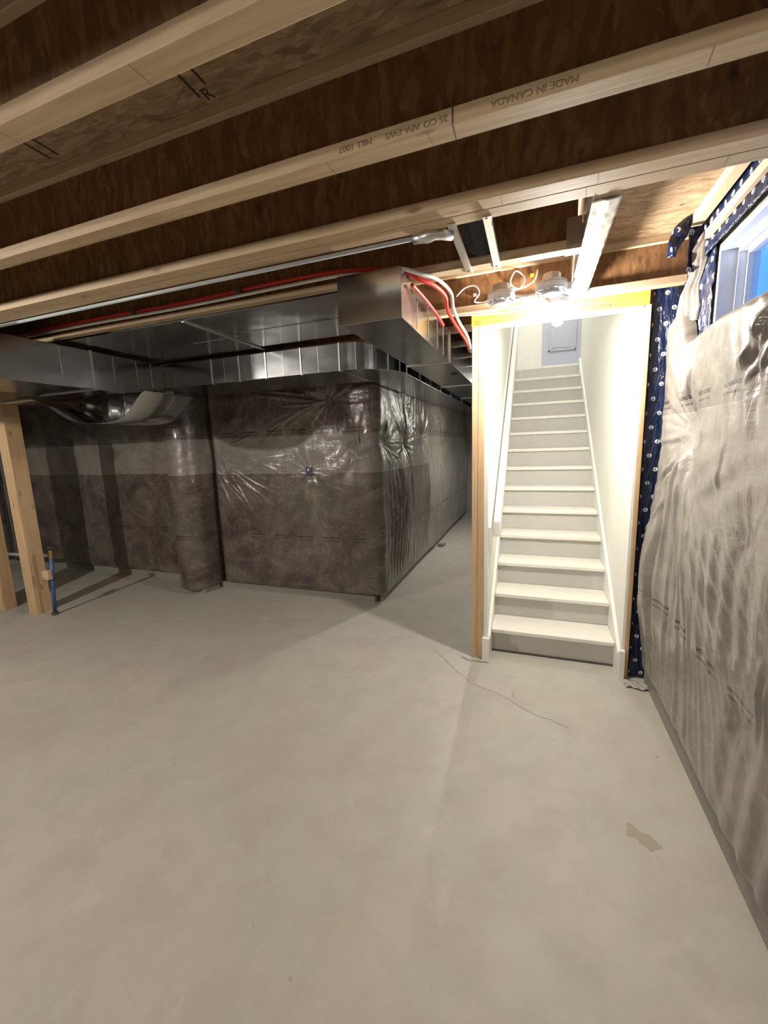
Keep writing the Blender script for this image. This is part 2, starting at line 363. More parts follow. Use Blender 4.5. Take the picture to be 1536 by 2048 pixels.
# ---------------------------------------------------------------- I-joists
def ijoist(y, x0, x1, label, name='floor_joist', w=.06, group=None, plies=1):
    t = thing(name, label, 'joist', (x0, y, ZJ), group)
    for k in range(plies):
        yc = y+(k-(plies-1)/2)*(w+.003)
        kid(B(x0, x1, yc-w/2, yc+w/2, ZJ, ZJ+.038), 'bottom_flange', M['flange'], t, bevel=.002)
        kid(B(x0, x1, yc-.006, yc+.006, ZJ+.038, ZS-.038), 'web', M['web'], t)
        kid(B(x0, x1, yc-w/2, yc+w/2, ZS-.038, ZS), 'top_flange', M['flange'], t, bevel=.002)
    return t
XE = XR-.09
ijoist(-.55, XL, XE, 'wooden floor joist behind the viewer, out of the picture')
ijoist(-.08, XL, XE, 'wooden floor joist right above the viewer, out of the picture')
ijoist(.36, XL, XE, 'wooden floor joist just out of the top left corner')
j1 = ijoist(.785, XL, XE, 'nearest joist, crossing the top left corner with a bright pale underside')
j2 = ijoist(1.207, XL, XE, 'second joist from the viewer, single flange with faded stamped lettering')
j3 = ijoist(1.607, XL, XE, 'doubled joist with a seam between its two flanges, in front of the ducts', plies=2, w=.063)
j4 = ijoist(2.085, XL, .155, 'short joist ending on a steel hanger left of the pale cross beam')
j5 = ijoist(2.75, XL, XE+.04, 'joist above the stair doorway, right behind the round detectors')
for yy in (3.16, 3.6, 4.08, 4.56, 5.04, 5.52, 6.0): ijoist(yy, XL, -.41, 'joist over the corridor, mostly hidden above the ducts', group='joists above the corridor ducts')
# butt seams in the flanges
kid(B(-.213, -.210, 1.176, 1.239, ZJ-.0005, ZJ+.039), 'seam', M['iron'], j2)
rj = random.Random(11)
for jj, yc, w_ in ((j1, .785, .06), (j2, 1.207, .06), (j3, 1.574, .06), (j3, 1.640, .06)):
    x = -3.2
    while x < .5:
        x += rj.uniform(.28, .62)
        kid(MB().add([(x, yc-w_/2+.001, ZJ-.0006), (x+.0016, yc-w_/2+.001, ZJ-.0006), (x+.006, yc+w_/2-.004, ZJ-.0006), (x+.0044, yc+w_/2-.004, ZJ-.0006)], [(0, 3, 2, 1)]), 'finger_joint', M['ink2'], jj)
# cross beam (trimmer) between j3 and j5 with hangers
t = thing('cross_beam', 'pale cross beam wrapped in crinkled foil, running from doubled joist towards the bulb', 'beam', (.21, 1.68, ZJ))
kid(B(.175, .255, 1.676, 2.716, ZJ+.004, ZS-.002), 'beam', M['beamy'], t)
g_ = MB(); nx, ny = 10, 90
for i in range(ny+1):
    for k in range(nx+1):
        y = 1.70+.99*i/ny; x = .170+.09*k/nx
        z = ZJ-.003-.004*abs(sin(37*y+3*sin(9*x*10)))*(.4+.6*abs(sin(11*y)))-.002*sin(90*x)
        g_.v.append((x, y, z))
for i in range(ny):
    for k in range(nx): a = i*(nx+1)+k; g_.f.append((a, a+1, a+nx+2, a+nx+1))
o = kid(g_, 'foil_wrap', m_plain('dull foil', (.62, .60, .54), .38, .35), t, smooth=True); o['label'] = 'crinkled dull foil skin'
sd = o.modifiers.new('s', 'SOLIDIFY'); sd.thickness = .001
kid(B(.1725, .1745, 1.70, 2.68, ZJ, ZJ+.10), 'side_flashing', M['metal_s'], t)
def hanger(x, y, ax, label):
    h = thing('joist_hanger', label, 'hanger', (x, y, ZJ-.002))
    q = MB()
    if ax == 'y': q.box(x-.045, x+.045, y, y+.05, ZJ-.006, ZJ-.004); q.box(x-.047, x-.045, y, y+.05, ZJ-.006, ZJ+.12); q.box(x+.045, x+.047, y, y+.05, ZJ-.006, ZJ+.12)
    else: q.box(x-.06, x, y-.034, y+.034, ZJ-.003, ZJ-.001); q.box(x-.06, x, y-.034, y-.0315, ZJ-.003, ZJ+.12); q.box(x-.06, x, y+.0315, y+.034, ZJ-.003, ZJ+.12)
    kid(q, 'stirrup', M['metal_s'], h); return h
hanger(.171, 2.085, 'x', 'steel hanger where the short joist meets the cross beam')
# LVL header over the door
t = thing('door_header', 'yellow laminated beam with black stamps over the stair doorway', 'beam', (-.40, 2.93, 2.36))
lv = kid(B(SX0-.115, SX1+.03, 2.93, 2.97, 2.365, ZS-.002), 'laminated_beam', M['lvl'], t)
kid(B(SX0-.03, SX1+.0, 2.928, 2.975, 2.345, 2.364), 'drywall_edge', M['wtrim'], t)
# ---------------------------------------------------------------- lettering
def text(s_, size, loc, rot, mat, par, name='lettering', ext=.0006, sx=1):
    cu = bpy.data.curves.new(name, 'FONT'); cu.body = s_; cu.size = size; cu.extrude = ext; cu.align_x = 'CENTER'; cu.align_y = 'CENTER'
    tmp = bpy.data.objects.new('t', cu); me = bpy.data.meshes.new_from_object(tmp); bpy.data.objects.remove(tmp)
    Mx = Matrix.LocRotScale(Vector(loc), __import__('mathutils').Euler(rot), Vector((sx, 1, 1)))
    base = Vector(par.get('_rel', par.get('_base', (0, 0, 0)))) if par else Vector((0, 0, 0))
    me.transform(Mx); me.transform(Matrix.Translation(-base)); me.materials.clear(); me.materials.append(mat)
    o = bpy.data.objects.new(name, me); COL.objects.link(o); o.parent = par; return o
UP = (radians(90), radians(180), 0)      # upside down, facing the viewer
for s_, x in (('MILL 1007', -.48), ('APA-EWS', -.345), ('CO', -.27), ('25', -.235), ('MADE IN CANADA', -.02)):
    text(s_, .021, (x, 1.1765, ZJ+.017), UP, M['ink2'], j2, sx=1.1)
text('LVL', .026, (-.235, 2.9295, 2.383), UP, M['ink'], t, sx=1.3)
text('2.0E', .024, (-.165, 2.9295, 2.386), UP, M['ink'], t, sx=1.3)
text('1.5 3100Fb', .018, (-.04, 2.9295, 2.392), UP, M['ink2'], t, sx=1.3)
q = MB()
for k in range(3): q.box(-.385, -.345, 2.9288, 2.9302, 2.372+.010*k, 2.376+.010*k)
for k in range(2): q.box(.25, .31, 2.9288, 2.9302, 2.386+.010*k, 2.389+.010*k); q.box(.44, .54, 2.9288, 2.9302, 2.388+.008*k, 2.390+.008*k)
for k in range(3):
    cx, cz = .335+.04*k, 2.389
    q.prism([(cx-.014, cz+.01), (cx, cz-.009), (cx+.014, cz+.01), (cx+.007, cz+.01), (cx, cz-.001), (cx-.007, cz+.01)], 2.9288, 2.9302, 'y')
def split_mb(q):
    comp = []; used = 0
    parent = list(range(len(q.v)))
    def fnd(a):
        while parent[a] != a: a = parent[a]
        return a
    for fc in q.f:
        for a in fc[1:]: parent[fnd(a)] = fnd(fc[0])
    groups = {}
    for i in range(len(q.v)): groups.setdefault(fnd(i), []).append(i)
    for g0, idx in groups.items():
        mp = {a: k for k, a in enumerate(idx)}
        comp.append(MB().add([q.v[a] for a in idx], [tuple(mp[a] for a in fc) for fc in q.f if fc[0] in mp]))
    return comp
for c_ in split_mb(q): kid(c_, 'stamp_mark', M['ink'], t)
ceil = bpy.data.objects['ceiling']
q = MB(); q.box(-.968, -.960, 1.02, 1.150, ZS-.001, ZS); q.box(-.920, -.912, 1.02, 1.120, ZS-.001, ZS); q.box(-1.645, -1.637, 1.03, 1.15, ZS-.001, ZS); q.box(-1.60, -1.592, 1.03, 1.15, ZS-.001, ZS); q.box(.29, .297, 1.9, 2.42, ZS-.001, ZS); q.box(.315, .322, 1.9, 2.3, ZS-.001, ZS)

for k in range(0, len(q.f), 6): MB().add(q.v[(k//6)*8:(k//6)*8+8], [tuple(i-(k//6)*8 for i in fc) for fc in q.f[k:k+6]]).build('stamp_mark', M['ink'], ceil)
text('R', .055, (-.935, 1.15, ZS-.0006), (pi, 0, radians(0)), M['ink'], ceil)
text('APA', .06, (.335, 2.50, ZS-.0006), (pi, 0, radians(-90)), M['ink2'], ceil)
text('X', .05, (.36, 2.44, ZS-.0006), (pi, 0, radians(-90)), M['ink2'], ceil)
# ---------------------------------------------------------------- stairs
st = thing('staircase', 'white and grey painted closed staircase rising through the doorway', 'staircase', ((SX0+SX1)/2, Y1, 0))
sk = .022
for i in range(NR):
    y = Y1+RUN*i; z = RISE*(i+1)
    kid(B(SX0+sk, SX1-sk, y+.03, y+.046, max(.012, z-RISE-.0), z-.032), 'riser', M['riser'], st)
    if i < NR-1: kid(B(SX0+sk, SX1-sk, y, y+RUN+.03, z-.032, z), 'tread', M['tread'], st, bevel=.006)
def skirt(xa, xb):
    dz = RISE/RUN
    a = [(Y1-.10, 0), (Y1-.10, .17), (Y1+.0, RISE+.055), (YT-.02, RISE+.055+dz*(YT-.02-Y1)), (YT-.02, RISE*(NR-1)-.2), (Y1+.3, 0)]
    return MB().prism(a, xa, xb, 'x')
kid(skirt(SX0+.001, SX0+sk), 'skirt_board', M['wtrim'], st); kid(skirt(SX1-sk, SX1-.001), 'skirt_board', M['wtrim'], st)
kid(B(SX0+sk, SX1-sk, Y1+.02, Y1+.032, .0, .012), 'floor_gap', M['iron'], st)
# handrail
hr = thing('handrail', 'long white wooden handrail on the left stair wall', 'handrail', (SX0, 2.98, .95))
def hz(y): return .98+.735*(y-2.98)
kid(MB().prism([(2.98, hz(2.98)-.055), (2.98, hz(2.98)+.06), (6.2, hz(6.2)+.06), (6.2, hz(6.2)-.055)], SX0+.035, SX0+.082, 'x'), 'rail', M['wtrim'], hr, bevel=.006)
kid(MB().prism([(2.95, hz(2.95)-.10), (2.95, hz(2.95)+.04), (6.2, hz(6.2)+.04), (6.2, hz(6.2)-.10)], SX0+.001, SX0+.02, 'x'), 'backing_board', M['wtrim'], hr)
for yy in (3.15, 4.2, 5.3, 6.1): kid(MB().tube([(SX0+.018, yy, hz(yy)-.075), (SX0+.05, yy, hz(yy)-.075), (SX0+.065, yy, hz(yy)-.042)], .006), 'bracket', M['metal_s'], hr)
# doorway studs
t = thing('door_stud', 'knotty lumber stud at the left of the stair doorway', 'stud', (-.36, 2.96, 0))
kid(B(-.402, -.363, 2.925, 3.02, 0, 2.365), 'stud', M['post'], t, bevel=.002); kid(B(-.361, -.322, 2.925, 3.02, 0, 2.365), 'stud', M['post'], t, bevel=.002)
t = tag(B(SX1+.018, SX1+.040, 2.925, 2.965, 0, 2.364).build('door_stud', M['post'], bevel=.002), 'thin lumber stud between white stair wall and navy wrap', 'stud')
struct('trim_3', B(SX0-.032, SX0+.018, 2.90, 2.934, 0, .17), M['wtrim'], 'white baseboard block left of the first step')
struct('trim_4', B(SX1-.016, SX1+.016, 2.90, 2.934, 0, .20), M['wtrim'], 'white baseboard block right of the first step')
# ---------------------------------------------------------------- navy house wrap and sill lumber on the right wall
def sheet(name, fn, nu, nv, mat, label, cat, thick=.002):
    q = MB()
    for i in range(nu+1):
        for k in range(nv+1): q.v.append(fn(i/nu, k/nv))
    for i in range(nu):
        for k in range(nv): a = i*(nv+1)+k; q.f.append((a, a+1, a+nv+2, a+nv+1))
    o = q.build(name, mat, smooth=True)
    if thick: sd = o.modifiers.new('s', 'SOLIDIFY'); sd.thickness = thick; sd.offset = 0
    return tag(o, label, cat)
def wr(a, b): return .006*sin(21*a+4*sin(5*b))*sin(9*b+1)+.003*sin(60*a+13*b)
sheet('house_wrap', lambda u_, v: (.642+.13*u_, 2.955+wr(u_*.4, v*3)*.6, .01+2.62*v), 14, 120, M['wrap'], 'tall navy wrap strip with round white logos beside the stair doorway', 'house wrap')
sheet('house_wrap', lambda u_, v: (.777+wr(u_, v*3)*.7, 2.475+.44*u_, 1.85+.72*v), 30, 50, M['wrap'], 'navy wrap with round logos between the window and the gathered film', 'house wrap')
sheet('house_wrap', lambda u_, v: (.760+.4*wr(u_*6, v), .6+2.28*u_, 2.455+.18*v), 120, 10, M['wrap'], 'navy wrap band running above the window', 'house wrap')
def tongue(u_, v):
    t_ = np.clip(u_, 0, 1); K = [0, .33, .7, 1]
    a = [np.interp(t_, K, q) for q in ([.607, .606, .630, .664], [2.480, 2.55, 2.613, 2.645], [.640, .655, .690, .705], [2.470, 2.52, 2.575, 2.645])]
    return (a[0]+(a[2]-a[0])*v, 2.575-.02*sin(pi*v)+.006*sin(14*u_+5*v), a[1]+(a[3]-a[1])*v)
sheet('house_wrap', tongue, 24, 14, M['wrap'], 'small navy wrap flap curled around the joist end near the window', 'house wrap')
sheet('house_wrap', lambda u_, v: (.70+.07*v, 2.600+.02*sin(3*v)+.004*sin(20*u_), 2.41+.23*u_), 20, 10, M['wrap'], 'navy wrap patch where the joist above the doorway meets the right wall', 'house wrap')
tag(B(.695, .745, .4, 2.585, 2.605, 2.648).build('sill_plate', M['beamy'], bevel=.002), 'pinkish lumber plate under the subfloor above the window', 'lumber')
tag(B(.735, .757, .4, 2.50, 2.51, 2.548).build('furring_strip', M['beamy'], bevel=.002), 'tan furring strip lying between two navy wrap bands', 'lumber')
# ---------------------------------------------------------------- insulation blankets
def nz1(x, seed=0):
    rs = np.random.RandomState(seed); o = 0*x
    for k in range(5): o = o+np.sin(x*rs.uniform(.6, 1.6)*(1.7**k)+rs.uniform(0, 6.28))/(1.35**k)
    return o/3
def nz2(a, b, seed=0, n=9):
    rs = np.random.RandomState(seed); o = 0*a
    for k in range(n):
        th = rs.uniform(0, 6.28); fr = rs.uniform(.7, 2.6)*(1.25**k)
        o = o+np.sin(fr*(a*cos(th)+b*sin(th))+rs.uniform(0, 6.28)+.8*np.sin(fr*.6*(b*cos(th)-a*sin(th))))/(1+.25*k)
    return o/4
def blanket(name, path, z0, z1, thick, pins, label, ds=.016, dz=.018, extra=None, seed=1, topfn=None, endclose=(True, True), mat='poly', parent=None, low=.012, folds=(), bot=.45):
    P = np.array(path, float); seg = np.linalg.norm(np.diff(P, axis=0), axis=1); cum = np.r_[0, np.cumsum(seg)]; L = cum[-1]
    s = np.linspace(0, L, int(L/ds)+2); px = np.interp(s, cum, P[:, 0]); py = np.interp(s, cum, P[:, 1])
    tx = np.gradient(px); ty = np.gradient(py)
    k = 5; ker = np.ones(k)/k
    tx = np.convolve(np.pad(tx, k//2, 'edge'), ker, 'valid'); ty = np.convolve(np.pad(ty, k//2, 'edge'), ker, 'valid')
    ln = np.hypot(tx, ty); nx_, ny_ = ty/ln, -tx/ln       # room side is on the right of the path
    nzr = int((z1-z0)/dz)+2; v = np.linspace(0, 1, nzr)
    Sg, V = np.meshgrid(s, v, indexing='ij')
    top = np.full_like(s, z1) if topfn is None else topfn(s)
    Z = z0+(top[:, None]-z0)*V
    d = np.full_like(Sg, thick)+low*nz2(Sg*2.2, Z*2.2, seed)+.004*nz2(Sg*9, Z*7, seed+5)
    for (ps, pz, dep, R, amp, n) in pins:
        dx, dzv = Sg-ps, Z-pz; rr = np.hypot(dx, dzv)+1e-4; th = np.arctan2(dzv, dx)
        d -= dep*np.exp(-(rr/(R*.28))**2)
        ph = n*th+1.3*np.sin(3*th+seed)+.6*np.sin(5*rr/R+2*th)
        d += .4*amp*(np.sin(ph)+.5*np.sin(1.9*ph+1))*np.exp(-rr/(R*.55))*np.clip(rr/(R*.12), 0, 1)
    rf = random.Random(seed*13+1)
    for (fs0, fz0, cnt, a0, a1, l0, l1, w_, h_) in folds:      # tension folds fanning out from the points where the film is stapled
        for q_ in range(cnt):
            an = radians(rf.uniform(a0, a1)); ln_ = rf.uniform(l0, l1); st_ = rf.uniform(.02, .10)+rf.random()**2*.35*ln_; bend = rf.uniform(-.35, .35)
            ww = w_*rf.uniform(.6, 1.5); hh = h_*rf.uniform(.4, 1.2)
            ca, sa = cos(an), sin(an)
            ms = np.abs(s-fs0) < l1+.1
            if not ms.any(): continue
            i0, i1 = np.argmax(ms), len(ms)-np.argmax(ms[::-1])
            dx, dzv = Sg[i0:i1]-fs0, Z[i0:i1]-fz0
            al = dx*ca+dzv*sa; ac = -dx*sa+dzv*ca-bend*al*al
            tp = np.clip((al-st_)/.08, 0, 1)*np.clip((ln_-al)/(.45*ln_), 0, 1)
            d[i0:i1] += hh*(np.exp(-(ac/ww)**2)-.45*np.exp(-((ac-1.6*ww)/ww)**2))*tp
    if extra is not None: d += extra(Sg, Z)
    e = np.clip((Z-z0)/.05, 0, 1); d = d*(bot+(1-bot)*np.sqrt(1-(1-e)**2))
    e = np.clip((top[:, None]-Z)/.05, 0, 1); d = d*(.25+.75*np.sqrt(1-(1-e)**2))
    if endclose[0]: e = np.clip(Sg/.05, 0, 1); d = d*(.05+.95*np.sqrt(1-(1-e)**2))
    if endclose[1]: e = np.clip((L-Sg)/.05, 0, 1); d = d*(.05+.95*np.sqrt(1-(1-e)**2))
    d = np.maximum(d, .004)
    X = px[:, None]+nx_[:, None]*d; Y = py[:, None]+ny_[:, None]*d
    vs = np.stack([X, Y, Z], -1).reshape(-1, 3); ns, nv = len(s), nzr
    ii, kk = np.meshgrid(np.arange(ns-1), np.arange(nv-1), indexing='ij'); a = (ii*nv+kk).ravel()
    fs = np.stack([a, a+nv, a+nv+1, a+1], -1)
    me = bpy.data.meshes.new(name); me.vertices.add(len(vs)); me.vertices.foreach_set('co', vs.ravel())
    me.loops.add(fs.size); me.loops.foreach_set('vertex_index', fs.ravel()); me.polygons.add(len(fs)); me.polygons.foreach_set('loop_start', np.arange(len(fs))*4)
    me.update(calc_edges=True); me.validate()
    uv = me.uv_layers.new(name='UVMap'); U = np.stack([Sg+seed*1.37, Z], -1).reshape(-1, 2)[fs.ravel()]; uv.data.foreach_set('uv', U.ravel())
    me.polygons.foreach_set('use_smooth', np.ones(len(fs), bool)); me.materials.append(M[mat])
    o = bpy.data.objects.new(name, me); COL.objects.link(o)
    if parent: o.parent = parent
    else: tag(o, label, 'insulation')
    return o
def arc(cx, cy, r_, a0, a1, n=10): return [(cx+r_*cos(radians(a0+(a1-a0)*i/n)), cy+r_*sin(radians(a0+(a1-a0)*i/n))) for i in range(n+1)]
# left back blanket (room side to the right when walking +x)
def vfold(S0, w, z0, z1, k, amp, seed=3):
    return lambda s_, z: amp*np.sin(k*(s_+.03*np.sin(4*z+seed)+.02*np.sin(9*z)))*np.exp(-((s_-S0)/w)**2)*np.clip((z-z0)/.2, 0, 1)*np.clip((z1-z)/.25, 0, 1)*(.6+.4*np.sin(13*s_+2*z))
blanket('insulation_blanket', [(XL, YB+.5), (XL, 3.80)], .075, 2.36, .06, [(3.0, 1.5, .03, .5, .008, 9)], 'dark film covered insulation on the far left side wall, seen between the posts', seed=3, ds=.03, dz=.03)
blanket('insulation_blanket', [(XL+.09, 3.87), (-3.90, 3.87)], .075, 2.36, .075,
        [(XL*-1-5.143, 1.638, .03, .3, .006, 9), (3.45, 1.40, .03, .55, .010, 11), (1.5, 1.4, .03, .5, .008, 9)],
        'dark film covered insulation on the far left back wall, behind the lumber posts', seed=2, folds=[(3.50, 1.42, 22, 120, 235, .15, .55, .009, .007), (2.35, 1.64, 5, 200, 330, .1, .3, .008, .005), (2.6, 1.2, 6, 60, 120, .1, .3, .008, .004)])
pil = [(-3.86, 3.86), (-3.84, 3.58)]+arc(-3.66, 3.60, .15, 170, 360, 14)+[(-3.49, 3.86)]
blanket('insulation_blanket', pil, .045, 2.30, .05, [(.55, 1.45, .02, .3, .006, 9), (.5, 1.8, .02, .25, .006, 8)],
        'rounded insulated column bulging out between the two back wall blankets', seed=4, ds=.010, dz=.010, endclose=(False, False), low=.006, folds=[(.42, 1.55, 14, 0, 360, .06, .25, .008, .006), (.50, 1.85, 10, 0, 360, .06, .22, .008, .006), (.46, 1.40, 12, 0, 360, .06, .22, .008, .006), (.45, 1.7, 12, 40, 140, .06, .3, .008, .006)])
xC, yC = -1.46, 3.77
path = [(-3.41, yC)]+[(xC-.06, yC)]+arc(xC-.06, yC+.06, .06, -90, 0, 6)+[(xC, YF-.02)]
s0 = -3.41; sc_ = (xC-s0)           # arc length at corner ~ sc_
def exL(s_, z):
    o = .011*np.sin(62*(s_+.02*np.sin(6*z)))*np.exp(-((s_-sc_-.42)/.34)**2)*np.clip((1.5-z)/.4, 0, 1)*np.clip((z-.12)/.2, 0, 1)
    o += .008*np.sin(48*(s_+.03*np.sin(5*z)))*np.clip((s_-sc_-.7)/.3, 0, 1)*(.5+.5*np.sin(3.1*s_))
    o += .055*np.exp(-((z-1.0)/.5)**2)*np.clip((s_-sc_-.05)/.3, 0, 1)*(.5+.5*np.sin(4.4*(s_-sc_)-1.5))
    o -= .035*np.exp(-((s_-sc_-.86-.12*(1.6-z))/.022)**2)*np.clip((z-.75)/.3, 0, 1)      # dark slit fold
    o -= .03*np.exp(-((s_-.02)/.03)**2)
    return o
pins = [(-1.901-s0, 2.059, .03, .5, .012, 12), (-1.623-s0, 1.676, .035, .4, .013, 11), (.10, 1.50, .03, .8, .010, 13), (-2.155-s0, 1.37, .015, .5, .006, 9),
        (sc_+.12, 1.63, .05, .4, .016, 13), (sc_+.78, 1.62, .055, .55, .018, 15), (sc_+1.7, 1.66, .05, .6, .016, 13), (sc_+2.9, 1.66, .05, .6, .016, 13), (sc_+4.2, 1.66, .05, .6, .016, 13), (sc_+.85, 2.05, .03, .4, .012, 11)]
blanket('insulation_blanket', path, .075, 2.33, .075, pins, 'film covered insulation wrapping the wall corner and running down the corridor', seed=6, extra=exL, ds=.011, dz=.011,
        folds=[(.05, 1.62, 30, -55, 8, .3, 1.05, .010, .008), (.02, 1.40, 26, -62, 15, .2, .85, .010, .008), (1.05, 1.36, 10, -12, 12, .2, .5, .008, .005),
               (-1.901-s0, 2.059, 16, 160, 205, .3, 1.2, .010, .008), (-1.901-s0, 2.059, 7, 285, 325, .2, .55, .010, .008), (-1.623-s0, 1.676, 14, 100, 260, .1, .38, .009, .008), (sc_+.0, 1.37, 14, 70, 170, .1, .45, .009, .007),
               (sc_+.12, 1.63, 26, -80, 80, .15, .55, .011, .009), (sc_+.78, 1.62, 34, 95, 265, .15, .6, .012, .011), (sc_+.78, 1.62, 30, -85, 85, .15, .7, .012, .011),
               (sc_+1.7, 1.66, 34, 0, 360, .15, .6, .012, .010), (sc_+2.9, 1.66, 30, 0, 360, .15, .6, .013, .010), (sc_+4.2, 1.66, 26, 0, 360, .15, .6, .014, .010), (sc_+.5, 1.5, 30, 255, 290, .4, 1.2, .012, .008)])
# concrete strips under the blankets
def strip(name, x0, x1, y0, y1, label): struct(name, B(x0, x1, y0, y1, 0, .07), M['conc_d'], label)
strip('trim_5', XL, -3.9, 3.84, 3.87, 'rough concrete wall foot below the left blanket'); strip('trim_6', -3.46, -1.50, 3.735, 3.87, 'rough concrete wall foot below the corner blanket')
strip('trim_7', -1.46, -1.43, 3.80, YF, 'concrete wall foot along the corridor')
struct('trim_8', B(-3.83, -3.50, 3.50, 3.87, 0, .05), M['conc_d'], 'concrete foot of the insulated column')
# column core
# right wall: walk in -y so that the room (-x) is on the right: direction (0,-1) -> normal (ty,-tx)=(-1,0)
Yr0 = 2.90
def topR(s_):
    y = Yr0-s_
    return 2.085-.012*np.sin(5*y)+.20*np.clip((y-2.60)/.10, 0, 1)**.7-.05*np.clip((y-2.75)/.15, 0, 1)
def exR(s_, z):
    y = Yr0-s_
    o = .075*np.exp(-((z-.72)/.42)**2)*np.exp(-((y-2.80)/.22)**2)
    o -= .05*np.exp(-((y-2.64-.06*np.sin(2*z))/.028)**2)*np.clip((1.55-z)/.3, 0, 1)*np.clip((z-.25)/.3, 0, 1)
    o += .03*np.exp(-((z-1.2)/.5)**2)*np.clip((2.5-y)/.3, 0, 1)*np.exp(-((y-1.9)/.6)**2)
    fan = (y-2.50)/(1.75-z+.35)
    low = np.clip((1.45-z)/.5, 0, 1)*np.clip((z-.1)/.15, 0, 1)*np.exp(-((y-2.25)/.5)**2)
    o += .0055*(np.sin(85*fan+2*np.sin(7*fan))+.5*np.sin(150*fan+z))*low
    o += .007*np.sin(52*(y+.05*z))*np.exp(-((z-.95)/.22)**2)*np.exp(-((y-1.9)/.35)**2)
    o += .010*np.sin(48*(y-.35*(z-1.9)))*np.exp(-((y-1.72)/.22)**2)*np.clip((z-1.55)/.2, 0, 1)
    o += .006*np.sin(46*(y+.1*z))*np.clip((1.9-y)/.3, 0, 1)*np.clip((.8-z)/.3, 0, 1)
    o += .006*np.sin(40*(z+.42*y)+2*np.sin(3*y))*np.exp(-((z-1.42+.0*y)/.10)**2)*np.exp(-((y-2.0)/.35)**2)
    return o
pinsR = [(Yr0-2.50, 1.62, .06, .62, .011, 21), (Yr0-1.81, 1.437, .008, .2, .003, 9), (Yr0-1.66, 1.25, .02, .3, .004, 7), (Yr0-2.5, 2.02, .03, .35, .008, 13), (Yr0-1.2, 1.7, .03, .6, .012, 13), (Yr0-.5, 1.2, .03, .6, .012, 13), (Yr0-1.65, .56, .02, .3, .006, 9)]
blanket('insulation_blanket', [(XR, Yr0), (XR, YB+.02)], .10, 2.29, .085, pinsR, 'wrinkled film covered insulation, painted pale for glare and dust, bulging off the right wall under the window', seed=9, ds=.010, dz=.012, extra=exR, topfn=topR, bot=.22,
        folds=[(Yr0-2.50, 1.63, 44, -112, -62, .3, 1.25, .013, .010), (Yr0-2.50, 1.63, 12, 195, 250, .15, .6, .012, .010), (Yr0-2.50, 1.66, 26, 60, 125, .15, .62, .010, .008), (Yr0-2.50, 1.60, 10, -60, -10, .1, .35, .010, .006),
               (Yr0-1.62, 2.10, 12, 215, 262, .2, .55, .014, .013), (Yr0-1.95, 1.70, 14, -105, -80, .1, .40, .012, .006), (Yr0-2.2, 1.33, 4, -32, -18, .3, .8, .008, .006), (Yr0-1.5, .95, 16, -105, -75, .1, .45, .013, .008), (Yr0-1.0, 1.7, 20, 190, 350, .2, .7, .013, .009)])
struct('trim_9', B(XR-.062, XR, YB, 2.93, 0, .095), M['conc_d'], 'dark concrete foot of the right wall')
# gathered column of film beside the window
def col(u_, v):
    z = 2.18+.39*v
    yl = np.interp(z, [1.97, 2.10, 2.27, 2.36, 2.40, 2.50, 2.57], [2.90, 2.885, 2.86, 2.76, 2.70, 2.71, 2.56])
    yr = np.interp(z, [1.97, 2.10, 2.24, 2.32, 2.37, 2.44, 2.57], [2.66, 2.66, 2.60, 2.635, 2.645, 2.56, 2.55])
    y = yr+(yl-yr)*u_; wdt = yl-yr
    x = XR-.012-.055*sin(pi*u_)**.6*min(1, wdt/.2+.25)-.010*sin(26*u_+2*sin(4*v))*sin(pi*u_)-.004*sin(61*u_+3*v)
    return (x, y, z)
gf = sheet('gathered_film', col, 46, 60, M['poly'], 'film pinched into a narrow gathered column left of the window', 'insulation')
for d_ in gf.data.uv_layers[0].data: d_.uv = (d_.uv[0]+13.0, d_.uv[1])  # shift into the right wall range, with its painted glare
# small film remnant
sheet('film_scrap', lambda u_, v: (.60+.13*u_, 2.80+.085*v+.01*sin(7*u_), .006+.010*abs(sin(9*u_+4*v))), 16, 10, m_plain('crumpled film', (.40, .385, .35), .25), 'scrap of clear film lying on the floor by the stair foot', 'film scrap', .001)
# dark slit tapes on the left blankets, navy tag
def patch(x, y, z, w_, h_, mat, label, name='tape_piece', cat='tape', ny=0):
    q = MB(); q.box(x-w_/2, x+w_/2, y-.003, y+.001, z-h_/2, z+h_/2); o = q.build(name, mat); return tag(o, label, cat)
pt = patch(-2.155, 3.672, 1.372, .045, .09, M['navy'], 'small navy tag with a white dot on the corner blanket', 'paper_tag', 'tag')
q = MB(); q.prism([(-2.15+.010*cos(a*pi/6), 1.385+.013*sin(a*pi/6)) for a in range(12)], 3.667, 3.6692, 'y'); q.build('dot', M['wplas'], pt)
patch(-1.901, 3.68, 2.059, .016, .10, M['iron'], 'short dark slit of tape high on the corner blanket')
patch(-1.623, 3.68, 1.676, .016, .10, M['iron'], 'short dark tape strip below the upper one, near the wall corner')
# ---------------------------------------------------------------- ducts
def seams(mbx, face, pos, w_=.012, t_=.006): pass
def rduct(name, label, boxes, loc): return thing(name, label, 'duct', loc)
